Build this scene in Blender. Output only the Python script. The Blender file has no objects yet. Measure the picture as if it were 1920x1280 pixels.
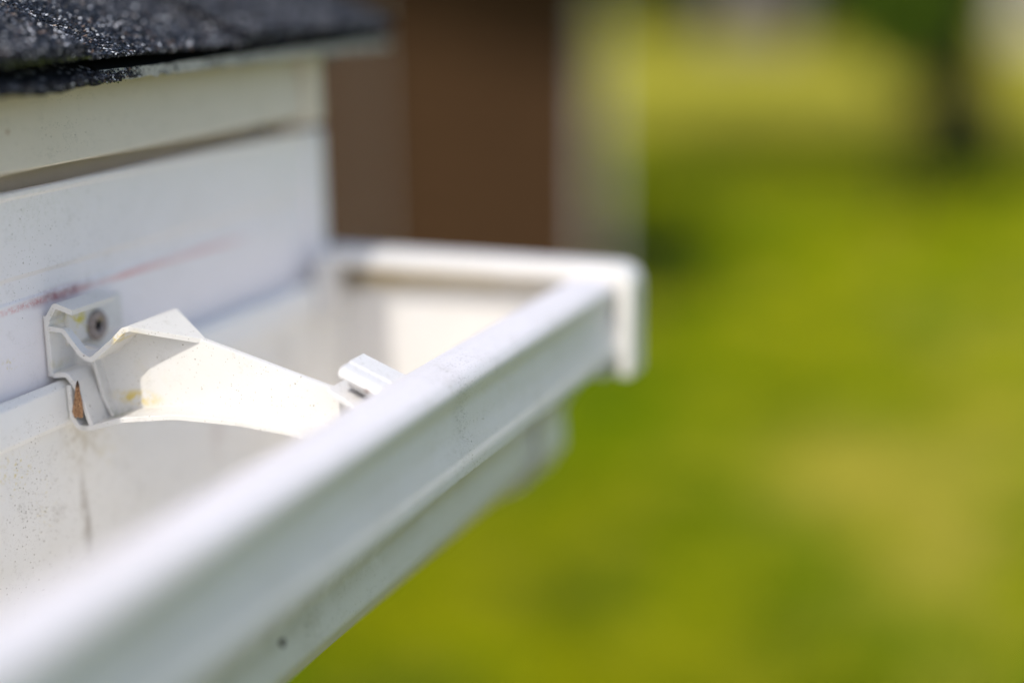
import bpy, bmesh, math, random
import numpy as np
from mathutils import Vector, Matrix

random.seed(7); rng = np.random.default_rng(7)
S = bpy.context.scene
COL = S.collection
H = 2.5                       # camera height above the lawn (m)

# ------------------------------------------------------------------ camera
F = 2900.0
g = np.array([1140.0, -715.0, F]); g /= np.linalg.norm(g)
d = np.array([140.0, (F*F + 1140.0*140.0)/715.0, F]); d /= np.linalg.norm(d)
xc = np.cross(d, g)
R = np.array([xc, g, -d])     # rows = world axes in camera frame (right, down, forward)
cam = bpy.data.cameras.new('camera'); co = bpy.data.objects.new('camera', cam); COL.objects.link(co)
r_, dn, fw = R[:, 0], R[:, 1], R[:, 2]
M = Matrix(((r_[0], -dn[0], -fw[0], 0.2857), (r_[1], -dn[1], -fw[1], 0.0), (r_[2], -dn[2], -fw[2], H), (0, 0, 0, 1)))
co.matrix_world = M
cam.sensor_width = 36; cam.lens = F/1920*36
cam.clip_start = 0.01; cam.clip_end = 2000
cam.dof.use_dof = True; cam.dof.focus_distance = 0.444; cam.dof.aperture_fstop = 1.85
S.camera = co

# ------------------------------------------------------------------ sky and sun
SUN_TO = Vector((-0.035, -0.86, 1.0)).normalized()      # towards the sun
el = math.asin(SUN_TO.z); rot = math.atan2(SUN_TO.x, SUN_TO.y)
w = bpy.data.worlds.new('World'); S.world = w; w.use_nodes = True
nt = w.node_tree; nt.nodes.clear()
out = nt.nodes.new('ShaderNodeOutputWorld'); bg = nt.nodes.new('ShaderNodeBackground')
sky = nt.nodes.new('ShaderNodeTexSky'); sky.sky_type = 'NISHITA'; sky.sun_disc = False
sky.sun_elevation = el; sky.sun_rotation = rot; sky.air_density = 1.0; sky.dust_density = 2.5; sky.ozone_density = 1.0
bg.inputs['Strength'].default_value = 0.15
nt.links.new(sky.outputs[0], bg.inputs[0]); nt.links.new(bg.outputs[0], out.inputs[0])
sl = bpy.data.lights.new('sun', 'SUN'); sl.energy = 2.0; sl.angle = math.radians(0.53); sl.color = (1.0, 0.95, 0.87)
so = bpy.data.objects.new('sun', sl); COL.objects.link(so)
so.rotation_euler = SUN_TO.to_track_quat('Z', 'Y').to_euler(); so.location = (0, -3, 12)
S.view_settings.view_transform = 'Standard'; S.view_settings.look = 'None'
S.view_settings.gamma = 1.0; S.view_settings.exposure = 0.55; S.view_settings.use_curve_mapping = False
S.render.engine = 'CYCLES'; S.cycles.use_denoising = True
S.cycles.max_bounces = 10; S.cycles.diffuse_bounces = 6

# ------------------------------------------------------------------ helpers
def link(o, parent=None):
    COL.objects.link(o)
    if parent is not None: o.parent = parent
    return o
def tag(o, label=None, cat=None, group=None, kind=None):
    if label: o['label'] = label
    if cat: o['category'] = cat
    if group: o['group'] = group
    if kind: o['kind'] = kind
    return o
def thing(name, loc, label, cat, group=None):
    o = bpy.data.objects.new(name, None); o.location = loc; o.empty_display_size = 0.02
    return tag(link(o), label, cat, group)
def meshobj(name, verts, faces, mat, parent=None, org=(0, 0, 0), smooth=False, bevel=0, recalc=True):
    """verts in house metres; org = house position of the parent (or of the object itself)"""
    me = bpy.data.meshes.new(name)
    v = [(a[0]-org[0], a[1]-org[1], a[2]-org[2]) for a in verts]
    me.from_pydata(v, [], faces); me.validate()
    if recalc:
        bm = bmesh.new(); bm.from_mesh(me); bmesh.ops.recalc_face_normals(bm, faces=bm.faces); bm.to_mesh(me); bm.free()
    if smooth:
        me.polygons.foreach_set('use_smooth', [True]*len(me.polygons))
        me.set_sharp_from_angle(angle=math.radians(32))
    me.materials.append(mat)
    o = link(bpy.data.objects.new(name, me), parent)
    if parent is None: o.location = org
    if bevel:
        b = o.modifiers.new('bevel', 'BEVEL'); b.width = bevel; b.segments = 2; b.limit_method = 'ANGLE'; b.angle_limit = math.radians(35)
        b.harden_normals = True
    return o
def mm(x, y, z): return (x*0.001, y*0.001, z*0.001 + H)
def fillet(pts, rad, n=6):
    """round the corners of an open 2-D polyline"""
    if not isinstance(rad, (list, tuple)): rad = [rad]*len(pts)
    o = [pts[0]]
    for i in range(1, len(pts)-1):
        a, b, c = map(np.array, (pts[i-1], pts[i], pts[i+1])); r = rad[i]
        la, lc = np.linalg.norm(a-b), np.linalg.norm(c-b)
        if r <= 0: o.append(tuple(b)); continue
        u, v = (a-b)/la, (c-b)/lc
        ang = math.acos(max(-1, min(1, float(u@v)))); t = min(r/math.tan(ang/2), la*0.48, lc*0.48)
        p0, p1 = b+u*t, b+v*t
        for k in range(n+1):
            s = k/n; o.append(tuple((1-s)**2*p0 + 2*s*(1-s)*b + s*s*p1))
    o.append(pts[-1]); return [(float(x[0]), float(x[1])) for x in o]
def offset(pts, dist):
    P = [np.array(p, float) for p in pts]; o = []
    for i in range(len(P)):
        n0 = n1 = None
        if i > 0: t = P[i]-P[i-1]; n0 = np.array([-t[1], t[0]])/max(np.linalg.norm(t), 1e-9)
        if i < len(P)-1: t = P[i+1]-P[i]; n1 = np.array([-t[1], t[0]])/max(np.linalg.norm(t), 1e-9)
        if n0 is None: n = n1; k = 1
        elif n1 is None: n = n0; k = 1
        else:
            n = n0+n1; n /= max(np.linalg.norm(n), 1e-9); k = 1/max(0.45, float(n@n0))
        o.append(tuple(P[i]+n*dist*k))
    return o
def strip_verts(pts, th, y0, y1):
    """strip along an x-z polyline (mm), thickness th, from y0 to y1 (numbers or one per point)"""
    n = len(pts); a, b = offset(pts, th/2), offset(pts, -th/2)
    Y0 = y0 if isinstance(y0, (list, tuple)) else [y0]*n
    Y1 = y1 if isinstance(y1, (list, tuple)) else [y1]*n
    V, Fc = [], []
    for i in range(n):
        V += [mm(a[i][0], Y0[i], a[i][1]), mm(b[i][0], Y0[i], b[i][1]), mm(b[i][0], Y1[i], b[i][1]), mm(a[i][0], Y1[i], a[i][1])]
    for i in range(n-1):
        p, q = 4*i, 4*i+4
        for k in range(4): Fc.append((p+k, p+(k+1) % 4, q+(k+1) % 4, q+k))
    Fc += [(3, 2, 1, 0), (4*n-4, 4*n-3, 4*n-2, 4*n-1)]
    return V, Fc
def prism_verts(poly, y0, y1):
    n = len(poly)
    V = [mm(x, y0, z) for x, z in poly] + [mm(x, y1, z) for x, z in poly]
    Fc = [tuple(range(n)), tuple(range(2*n-1, n-1, -1))] + [(i, (i+1) % n, n+(i+1) % n, n+i) for i in range(n)]
    return V, Fc
def merge(*vf):
    V, Fc = [], []
    for v, f in vf:
        k = len(V); V += v; Fc += [tuple(i+k for i in q) for q in f]
    return V, Fc
def box_vf(x0, x1, y0, y1, z0, z1):
    V = [(x, y, z) for z in (z0, z1) for y in (y0, y1) for x in (x0, x1)]
    return V, [(0, 1, 3, 2), (4, 6, 7, 5), (0, 4, 5, 1), (2, 3, 7, 6), (0, 2, 6, 4), (1, 5, 7, 3)]
def tube_vf(path, radii, n=10):
    V, Fc = [], []
    P = [Vector(p) for p in path]
    for i, p in enumerate(P):
        t = (P[min(i+1, len(P)-1)] - P[max(i-1, 0)]).normalized()
        u = t.orthogonal().normalized(); v = t.cross(u)
        if i and u.dot(pu) < 0.3:
            u = (pu - t*pu.dot(t)).normalized(); v = t.cross(u)
        elif i:
            u = (pu - t*pu.dot(t)).normalized(); v = t.cross(u)
        pu = u
        for k in range(n):
            a = 2*math.pi*k/n; V.append(tuple(p + (u*math.cos(a) + v*math.sin(a))*radii[i]))
    for i in range(len(P)-1):
        for k in range(n): Fc.append((i*n+k, i*n+(k+1) % n, (i+1)*n+(k+1) % n, (i+1)*n+k))
    Fc.append(tuple(range(n-1, -1, -1))); Fc.append(tuple(range((len(P)-1)*n, len(P)*n)))
    return V, Fc

# ------------------------------------------------------------------ material helpers
class NT:
    def __init__(s, name, org=(0, 0, 0), unit=1000.0):
        s.m = bpy.data.materials.new(name); s.m.use_nodes = True; s.t = s.m.node_tree; s.t.nodes.clear()
        s.out = s.n('ShaderNodeOutputMaterial'); s.b = s.n('ShaderNodeBsdfPrincipled'); s.l(s.b.outputs[0], s.out.inputs[0])
        tc = s.n('ShaderNodeTexCoord')
        a = s.n('ShaderNodeVectorMath'); a.operation = 'ADD'; s.l(tc.outputs['Object'], a.inputs[0]); a.inputs[1].default_value = (org[0], org[1], org[2]-(H if unit > 10 else 0))
        b = s.n('ShaderNodeVectorMath'); b.operation = 'SCALE'; s.l(a.outputs[0], b.inputs[0]); b.inputs['Scale'].default_value = unit
        s.p = b.outputs[0]
        s.sep = s.n('ShaderNodeSeparateXYZ'); s.l(s.p, s.sep.inputs[0])
    def n(s, k): return s.t.nodes.new(k)
    def l(s, a, b): s.t.links.new(a, b)
    def math(s, op, a, b=None, c=None, clamp=False):
        q = s.n('ShaderNodeMath'); q.operation = op; q.use_clamp = clamp
        for i, x in enumerate((a, b, c)):
            if x is None: continue
            if isinstance(x, (int, float)): q.inputs[i].default_value = x
            else: s.l(x, q.inputs[i])
        return q.outputs[0]
    def noise(s, scale, detail=3, rough=0.55, vec=None, stretch=None, w=0.0):
        q = s.n('ShaderNodeTexNoise'); q.noise_dimensions = '4D'; q.inputs['W'].default_value = w
        q.inputs['Scale'].default_value = scale; q.inputs['Detail'].default_value = detail; q.inputs['Roughness'].default_value = rough
        v = vec or s.p
        if stretch:
            k = s.n('ShaderNodeVectorMath'); k.operation = 'MULTIPLY'; s.l(v, k.inputs[0]); k.inputs[1].default_value = stretch; v = k.outputs[0]
        s.l(v, q.inputs['Vector']); return q.outputs[0]
    def ramp(s, x, a, b):
        q = s.n('ShaderNodeMapRange'); q.interpolation_type = 'SMOOTHSTEP'; s.l(x, q.inputs[0])
        q.inputs[1].default_value = a; q.inputs[2].default_value = b; return q.outputs[0]
    def mix(s, fac, a, b):
        q = s.n('ShaderNodeMix'); q.data_type = 'RGBA'
        if isinstance(fac, (int, float)): q.inputs[0].default_value = fac
        else: s.l(fac, q.inputs[0])
        for i, x in ((6, a), (7, b)):
            if isinstance(x, tuple): q.inputs[i].default_value = (*x, 1)
            else: s.l(x, q.inputs[i])
        return q.outputs[2]
    def blob(s, c, size, soft=0.9):
        """1 inside an ellipsoid round c, fading to 0 at its rim"""
        v = s.n('ShaderNodeVectorMath'); v.operation = 'SUBTRACT'; s.l(s.p, v.inputs[0]); v.inputs[1].default_value = c
        k = s.n('ShaderNodeVectorMath'); k.operation = 'DIVIDE'; s.l(v.outputs[0], k.inputs[0]); k.inputs[1].default_value = size
        q = s.n('ShaderNodeVectorMath'); q.operation = 'LENGTH'; s.l(k.outputs[0], q.inputs[0])
        r = s.n('ShaderNodeMapRange'); r.interpolation_type = 'SMOOTHSTEP'; s.l(q.outputs['Value'], r.inputs[0])
        r.inputs[1].default_value = 1.0; r.inputs[2].default_value = 1.0-soft; r.inputs[3].default_value = 0; r.inputs[4].default_value = 1
        return r.outputs[0]
    def bump(s, h, strength, dist):
        q = s.n('ShaderNodeBump'); q.inputs['Strength'].default_value = strength; q.inputs['Distance'].default_value = dist
        s.l(h, q.inputs['Height']); s.l(q.outputs[0], s.b.inputs['Normal'])

YEL = (0.62, 0.50, 0.10); GRN = (0.10, 0.12, 0.03); BRN = (0.20, 0.12, 0.06); GRY = (0.28, 0.27, 0.24); TAN = (0.48, 0.36, 0.18)
def plastic(name, base=(0.80, 0.79, 0.76), org=(0, 0, 0), rough=0.42, stains_and_shade=(), specks=0.5, speck_size=0.055, dirt=0.5, grain=0.25, red=False, seed=0.0):
    m = NT(name, org)
    big = m.ramp(m.noise(0.045, 4, 0.6, w=seed), 0.35, 0.75)
    col = m.mix(m.math('MULTIPLY', big, 0.35*dirt), base, tuple(c*k for c, k in zip(base, (0.88, 0.86, 0.80))))
    fine = m.ramp(m.noise(0.9, 5, 0.7, w=seed+2), 0.60, 0.78)
    col = m.mix(m.math('MULTIPLY', fine, 0.5*dirt), col, (0.40, 0.37, 0.31))
    mott = m.math('MULTIPLY', m.ramp(m.noise(0.16, 5, 0.7, w=seed+31), 0.52, 0.72), m.ramp(m.noise(1.9, 3, 0.7, w=seed+33), 0.42, 0.60))
    col = m.mix(m.math('MULTIPLY', mott, 0.55*dirt), col, (0.34, 0.31, 0.25))
    # tiny rust / dirt specks
    for sc, lim, keep, cc in ((0.22, speck_size, 0.90, (0.05, 0.035, 0.02)), (0.55, 0.12, 0.86, (0.20, 0.16, 0.10)), (1.3, 0.19, 0.84, (0.30, 0.27, 0.2))):
        if specks <= 0: break
        v = m.n('ShaderNodeTexVoronoi'); v.inputs['Scale'].default_value = sc; m.l(m.p, v.inputs['Vector'])
        sepc = m.n('ShaderNodeSeparateColor'); m.l(v.outputs['Color'], sepc.inputs[0])
        k = m.math('MULTIPLY', m.math('LESS_THAN', v.outputs['Distance'], lim), m.math('GREATER_THAN', sepc.outputs[0], 1-(1-keep)*specks*2))
        col = m.mix(m.math('MULTIPLY', k, 0.85), col, cc)
    for i, (c, size, color, amt, sc, lo, hi) in enumerate(stains_and_shade):
        k = m.blob(c, size)
        if sc:
            nz = m.ramp(m.noise(sc, 4, 0.65, w=seed+5+i), lo, hi); k = m.math('MULTIPLY', k, nz)
        col = m.mix(m.math('MULTIPLY', k, amt, clamp=True), col, color)
    if red:
        wob = m.math('MULTIPLY', m.math('SUBTRACT', m.noise(0.02, 2, w=3), 0.5), 1.6)
        dz = m.math('ABSOLUTE', m.math('SUBTRACT', m.math('SUBTRACT', m.sep.outputs[2], wob), RED_Z))
        yy = m.sep.outputs[1]
        line = m.ramp(dz, 1.5, 0.2)
        gr = m.ramp(m.noise(0.9, 6, 0.9, w=9), 0.40, 0.62)
        part = m.ramp(m.noise(0.035, 2, 0.5, w=12), 0.30, 0.60)
        k = m.math('MULTIPLY', m.math('MULTIPLY', line, gr), m.math('MULTIPLY_ADD', part, 0.8, 0.25))
        k = m.math('MULTIPLY', m.math('ADD', k, m.math('MULTIPLY', m.ramp(dz, 1.6, 0.5), m.math('MULTIPLY', m.ramp(yy, 385, 410), 0.3))), m.ramp(yy, 490, 450))
        col = m.mix(m.math('MULTIPLY', k, 0.72, clamp=True), col, (0.66, 0.22, 0.20))
        sm = m.math('MULTIPLY', m.blob((0, 371, RED_Z+0.3), (30, 24, 3.4)), m.ramp(m.noise(0.25, 6, 0.85, w=17), 0.3, 0.62))
        col = m.mix(m.math('MULTIPLY', sm, 0.8), col, (0.30, 0.08, 0.09))
    m.l(col, m.b.inputs['Base Color'])
    m.b.inputs['Specular IOR Level'].default_value = 0.4
    rr = m.math('MULTIPLY_ADD', m.noise(0.3, 3, w=seed+1), 0.25, rough-0.1); m.l(rr, m.b.inputs['Roughness'])
    h = m.math('ADD', m.noise(1.1, 4, 0.6, w=seed+4), m.math('MULTIPLY', fine, 0.3))
    m.bump(h, grain, 0.0004)
    return m.m
def plain(name, color, rough=0.6, unit=1000.0, nscale=0.5, var=0.25, bump=0.0, bd=0.001, metallic=0.0, org=(0, 0, 0), spec=0.3):
    m = NT(name, org, unit)
    k = m.ramp(m.noise(nscale, 4, 0.6), 0.3, 0.7)
    m.l(m.mix(k, tuple(c*(1-var) for c in color), tuple(min(1, c*(1+var)) for c in color)), m.b.inputs['Base Color'])
    m.b.inputs['Roughness'].default_value = rough; m.b.inputs['Metallic'].default_value = metallic
    m.b.inputs['Specular IOR Level'].default_value = spec
    if bump: m.bump(m.noise(nscale*3, 4, 0.6), bump, bd)
    return m.m

# ================================================================== THE SETTING: lawn
def lawn_mat(name, k=1.0, org=(0, 0, 0), blades=False):
    m = NT(name, org, 1.0)
    flat = m.n('ShaderNodeCombineXYZ'); m.l(m.sep.outputs[0], flat.inputs[0]); m.l(m.sep.outputs[1], flat.inputs[1]); m.p = flat.outputs[0]
    A = tuple(c*k for c in (0.105, 0.190, 0.001)); B = tuple(c*k for c in (0.305, 0.325, 0.003)); Cc = tuple(c*k for c in (0.44, 0.38, 0.060))
    Dk = tuple(c*k for c in (0.045, 0.100, 0.001)); Dry = tuple(c*k for c in (0.45, 0.385, 0.055))
    n1 = m.ramp(m.noise(1.3, 3, 0.6, w=1), 0.42, 0.58)
    col = m.mix(n1, A, B)
    n2 = m.ramp(m.noise(1.9, 3, 0.6, w=8), 0.54, 0.66)
    col = m.mix(m.math('MULTIPLY', n2, 0.85), col, Cc)
    n3 = m.ramp(m.noise(1.2, 3, 0.6, w=21), 0.50, 0.64)
    col = m.mix(m.math('MULTIPLY', n3, 0.8), col, Dk)
    n4 = m.math('MULTIPLY', m.ramp(m.noise(1.7, 2, 0.5, w=40), 0.46, 0.60), m.blob((0.0, 8.5, 0), (1.5, 6.5, 1), 0.7))
    col = m.mix(m.math('MULTIPLY', n4, 0.85), col, Cc)
    n5 = m.ramp(m.noise(2.9, 2, 0.5, w=51), 0.52, 0.62)
    col = m.mix(m.math('MULTIPLY', n5, 0.55), col, tuple(c*k for c in (0.42, 0.42, 0.012)))
    n6 = m.ramp(m.noise(2.4, 2, 0.5, w=63), 0.54, 0.63)
    col = m.mix(m.math('MULTIPLY', n6, 0.6), col, Dk)
    # dry, straw coloured stretch farther out, then lush, straw and shade-painting patches
    far = m.math('MULTIPLY', m.ramp(m.sep.outputs[1], 14, 30), m.math('MULTIPLY_ADD', m.noise(0.12, 3, w=4), 0.8, 0.35), clamp=True)
    col = m.mix(m.math('MULTIPLY', far, 0.85), col, Dry)
    for (x, y, sx, sy, c, a) in PATCHES:
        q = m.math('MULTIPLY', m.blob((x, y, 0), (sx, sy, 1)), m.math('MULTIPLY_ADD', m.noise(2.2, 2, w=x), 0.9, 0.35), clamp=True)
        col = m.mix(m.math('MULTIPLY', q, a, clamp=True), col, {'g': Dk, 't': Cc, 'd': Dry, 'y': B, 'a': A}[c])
    nf = m.noise(60, 2, 0.6)
    col = m.mix(m.math('MULTIPLY', nf, 0.5), col, tuple(c*k*0.4 for c in (0.12, 0.13, 0.02)))
    m.l(col, m.b.inputs['Base Color']); m.b.inputs['Roughness'].default_value = 0.75; m.b.inputs['Specular IOR Level'].default_value = 0.0
    if not blades: m.bump(m.noise(40, 3), 0.6, 0.03)
    return m.m
# x, y (m), half sizes, kind, amount; dark ones by outbuilding and tree paint shade
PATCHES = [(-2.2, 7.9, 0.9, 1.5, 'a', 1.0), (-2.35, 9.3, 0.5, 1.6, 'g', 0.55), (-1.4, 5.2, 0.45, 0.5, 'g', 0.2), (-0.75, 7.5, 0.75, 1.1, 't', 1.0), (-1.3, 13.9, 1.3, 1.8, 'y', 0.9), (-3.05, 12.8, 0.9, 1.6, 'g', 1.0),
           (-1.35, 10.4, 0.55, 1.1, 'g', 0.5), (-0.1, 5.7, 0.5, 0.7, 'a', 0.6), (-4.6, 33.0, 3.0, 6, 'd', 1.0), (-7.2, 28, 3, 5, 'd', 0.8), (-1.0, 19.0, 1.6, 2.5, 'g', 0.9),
           (-2.0, 37, 3, 7, 'd', 1.0), (-2.0, 6.0, 0.4, 0.35, 'y', 0.8), (-0.5, 9.0, 0.4, 1.0, 'y', 0.8)]
gm = lawn_mat('lawn_turf')
V = []; N = 60
xs = np.concatenate([[-400, -150, -60], np.linspace(-30, 20, 50), [60, 150, 400]]); ys = np.concatenate([[-200, -60, -20], np.linspace(-8, 80, 88), [120, 250, 900]])
V = [(float(x), float(y), 0.03*math.sin(x*0.8)*math.cos(y*0.5) if abs(x) < 30 and 0 < y < 80 else 0.0) for y in ys for x in xs]
nx = len(xs); Fc = [(j*nx+i, j*nx+i+1, (j+1)*nx+i+1, (j+1)*nx+i) for j in range(len(ys)-1) for i in range(nx-1)]
tag(meshobj('lawn', V, Fc, gm, smooth=True), 'green and straw yellow lawn stretching away below the eave', kind='structure')
o = meshobj('added_dark_ground', [(-0.42, -6, 0.03), (2.0, -6, 0.03), (2.0, 3.0, 0.045), (-0.42, 3.0, 0.045)], [(0, 1, 2, 3)], plain('dark_ground', (0.07, 0.045, 0.03), 0.95, 1.0, 14, 0.5, 0.8, 0.03))  # unseen dark ground, added to cut green lawn bounce onto the gutter
tag(o, 'unseen dark ground added along the foot of the house wall to cut lawn bounce', kind='structure')
# grass blades
nb = 90000
yy = 3.6 + (rng.random(nb)**1.7)*24
xl = 0.2857 + yy*(-0.66); xr = 0.2857 + yy*0.05
xx = xl + rng.random(nb)*(xr-xl) + 0.3
ht = 0.035 + rng.random(nb)*0.05; wd = 0.004+rng.random(nb)*0.006 + yy*0.0006; an = rng.random(nb)*math.tau
lean = (rng.random((nb, 2))-0.5)*0.06
zz = 0.03*np.sin(xx*0.8)*np.cos(yy*0.5)
v = np.zeros((nb, 3, 3))
v[:, 0] = np.stack([xx-np.cos(an)*wd, yy-np.sin(an)*wd, zz-0.005], 1)
v[:, 1] = np.stack([xx+np.cos(an)*wd, yy+np.sin(an)*wd, zz-0.005], 1)
v[:, 2] = np.stack([xx+lean[:, 0], yy+lean[:, 1], zz+ht], 1)
me = bpy.data.meshes.new('grass'); me.from_pydata(v.reshape(-1, 3).tolist(), [], np.arange(nb*3).reshape(-1, 3).tolist())
me.materials.append(lawn_mat('grass_blades', 1.25, blades=True))
tag(link(bpy.data.objects.new('grass', me)), 'short sunlit grass blades covering the lawn', 'grass', kind='stuff')
# pale gravel drive far out
gv = plain('gravel', (0.26, 0.24, 0.16), 0.9, 1.0, 6, 0.2)
o = meshobj('gravel_drive', [(-34, 45, 0.034), (-17.0, 45, 0.034), (-17.0, 58, 0.034), (-34, 58, 0.034)], [(0, 1, 2, 3)], gv)
tag(o, 'pale gravel drive crossing the far side of the lawn', kind='structure')

# ================================================================== trees and shrubs
bark = plain('bark', (0.022, 0.016, 0.009), 0.95, 1.0, 9, 0.4, 0.8, 0.03)
def leafmat(name, a, b):
    m = NT(name, (0, 0, 0), 1.0)
    n1 = m.ramp(m.noise(1.6, 3, 0.6), 0.35, 0.65); n2 = m.noise(22, 1)
    c = m.mix(n1, a, b); c = m.mix(m.math('MULTIPLY', n2, 0.5), c, tuple(x*0.6 for x in a))
    m.l(c, m.b.inputs['Base Color']); m.b.inputs['Roughness'].default_value = 0.55; m.b.inputs['Specular IOR Level'].default_value = 0.25
    tr = m.n('ShaderNodeBsdfTranslucent'); m.l(c, tr.inputs[0]); mx = m.n('ShaderNodeMixShader'); mx.inputs[0].default_value = 0.3
    m.l(m.b.outputs[0], mx.inputs[1]); m.l(tr.outputs[0], mx.inputs[2]); m.l(mx.outputs[0], m.out.inputs[0])
    return m.m
leaf_bright = leafmat('leaves_bright', (0.06, 0.12, 0.004), (0.13, 0.21, 0.008))
leaf_dark = leafmat('leaves_dark', (0.025, 0.05, 0.014), (0.055, 0.085, 0.02))
def leaves(clumps, n, size, seed):
    """leaf quads through the volume of a list of (centre, radius) clumps"""
    r = np.random.default_rng(seed); C_ = np.array([c for c, _ in clumps]); Rr = np.array([q for _, q in clumps])
    pick = r.choice(len(clumps), n, p=Rr**2/np.sum(Rr**2))
    dv = r.normal(size=(n, 3)); dv /= np.linalg.norm(dv, axis=1)[:, None]; dv[:, 2] *= 0.75
    c = C_[pick] + dv*(Rr[pick]*(0.45+0.6*r.random(n)))[:, None]
    a = r.normal(size=(n, 3)); a /= np.linalg.norm(a, axis=1)[:, None]
    b = np.cross(a, r.normal(size=(n, 3))); b /= np.linalg.norm(b, axis=1)[:, None]
    s = size*(0.6+0.8*r.random(n))[:, None]
    q = np.stack([c-a*s, c-b*s*0.5, c+a*s, c+b*s*0.5], 1)
    return q.reshape(-1, 3).tolist(), np.arange(n*4).reshape(-1, 4).tolist()
def crown_clumps(c, rx, ry, rz, n, seed, rr=0.3):
    r = random.Random(seed); o = []
    for i in range(n):
        while True:
            p = [r.uniform(-1, 1) for _ in range(3)]
            if 0.15 < sum(q*q for q in p) < 1: break
        o.append(((c[0]+p[0]*rx, c[1]+p[1]*ry, c[2]+p[2]*rz), min(rx, rz)*r.uniform(rr*0.7, rr*1.4)))
    return o
def tree(name, loc, hgt, tr, cc, cr, ncl, nl, ls, mat, label, seed, group=None, limbs=6):
    """cc = crown centre above/beside the base, cr = crown radii"""
    t = thing(name, loc, label, 'tree', group); r = random.Random(seed); L = Vector(loc)
    path = [L+Vector((r.uniform(-.05, .05)*i, r.uniform(-.05, .05)*i, hgt*i/5-0.05*(i == 0))) for i in range(6)]
    path = [p+Vector((cc[0]*0.6*(i/5)**2, cc[1]*0.6*(i/5)**2, 0)) for i, p in enumerate(path)]
    v, f = tube_vf([tuple(p) for p in path], [tr*1.35, tr, tr*0.85, tr*0.7, tr*0.5, tr*0.25])
    meshobj('trunk', v, f, bark, t, loc, smooth=True)
    cl = crown_clumps((L.x+cc[0], L.y+cc[1], L.z+cc[2]), *cr, ncl, seed)
    for i in range(limbs):
        c, _ = cl[i]; s = path[2+i % 3]; m1 = s.lerp(Vector(c), 0.5)+Vector((0, 0, 0.15*hgt*r.random()))
        v, f = tube_vf([tuple(s), tuple(m1), c], [tr*0.4, tr*0.25, tr*0.08], 7); meshobj('limb', v, f, bark, t, loc, smooth=True)
    v, f = leaves(cl, nl, ls, seed); meshobj('crown', v, f, mat, t, loc, recalc=False)
    return t
tree('broadleaf_tree', (-1.38, 19.6, 0), 5.2, 0.42, (-1.9, -1.6, 4.9), (4.3, 3.3, 1.7), 70, 42000, 0.17, leaf_bright,
     'leafy green tree with dark trunk standing on the lawn at upper right', 3, limbs=10)
# low hanging bough of that tree is its own crown mass: a young tree in front of the trunk
def shrub(name, loc, r, h, n, ls, mat, label, seed, group=None):
    t = thing(name, loc, label, 'shrub', group); rr = random.Random(seed)
    cl = crown_clumps((loc[0], loc[1], loc[2]+h*0.55), r, r, h*0.45, 14, seed, 0.4)
    for i in range(5):
        c = cl[i][0]; v, f = tube_vf([loc, (loc[0]*0.5+c[0]*0.5, loc[1]*0.5+c[1]*0.5, h*0.3), c], [0.03, 0.02, 0.008], 6)
        meshobj('stem', v, f, bark, t, loc)
    v, f = leaves(cl, n, ls, seed); meshobj('foliage', v, f, mat, t, loc, recalc=False)
tree('young_tree', (-1.55, 15.0, 0), 2.2, 0.022, (0.0, 0.0, 2.0), (0.55, 0.5, 0.62), 24, 12000, 0.06, leaf_bright,
     'slim young tree with bright green leaves beside the dark trunk', 11, limbs=5)
shrub('shrub', (-2.95, 11.1, 0), 0.30, 0.42, 3500, 0.035, leaf_dark, 'low dark green shrub at the corner of the brown outbuilding', 5)
shrub('shrub', (-1.25, 18.7, 0), 0.5, 0.7, 4500, 0.07, leaf_dark, 'dark bush growing round the foot of the dark trunk at upper right', 6)
# far edge of the garden
for i, (x, y, rx, hh) in enumerate([(-25.5, 74, 3.0, 5.0), (-19.6, 66, 2.5, 5.0), (-13.3, 50, 1.5, 3.6), (-9.6, 55, 2.3, 4.6), (-6.4, 49, 1.6, 3.4), (-4.1, 50, 1.1, 2.8)]):
    shrub('hedge_shrub', (x, y, 0), rx, hh, 6000, 0.3, leaf_dark,
          ['dark bush at the far left, behind the pale gravel drive', 'dark bush at the right end of the gravel drive', 'tall dark bush just left of the grey shed', 'tall dark bush standing behind the grey shed',
           'dark bush between grey shed and olive bush', 'smallest dark bush beside the pale cottage'][i], 30+i, 'bushes at the far edge of the garden')
for i, (x, y) in enumerate([(-34, 88), (-27, 92), (-20, 90), (-13.5, 86), (-7.5, 92), (1, 95)]):
    tree('background_tree', (x, y, 0), 9, 0.35, (0, 0, 8), (4.2, 4.2, 4.2), 26, 7000, 0.35, leaf_dark,
         ['dark tree at the left end of the far tree line', 'second dark tree of the far tree line', 'dark tree rising straight behind the grey shed', 'dark tree between shed and pale cottage',
          'tall dark tree directly behind the pale cottage', 'dark tree right of the pale cottage'][i], 50+i, 'trees along the far tree line', limbs=4)

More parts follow.
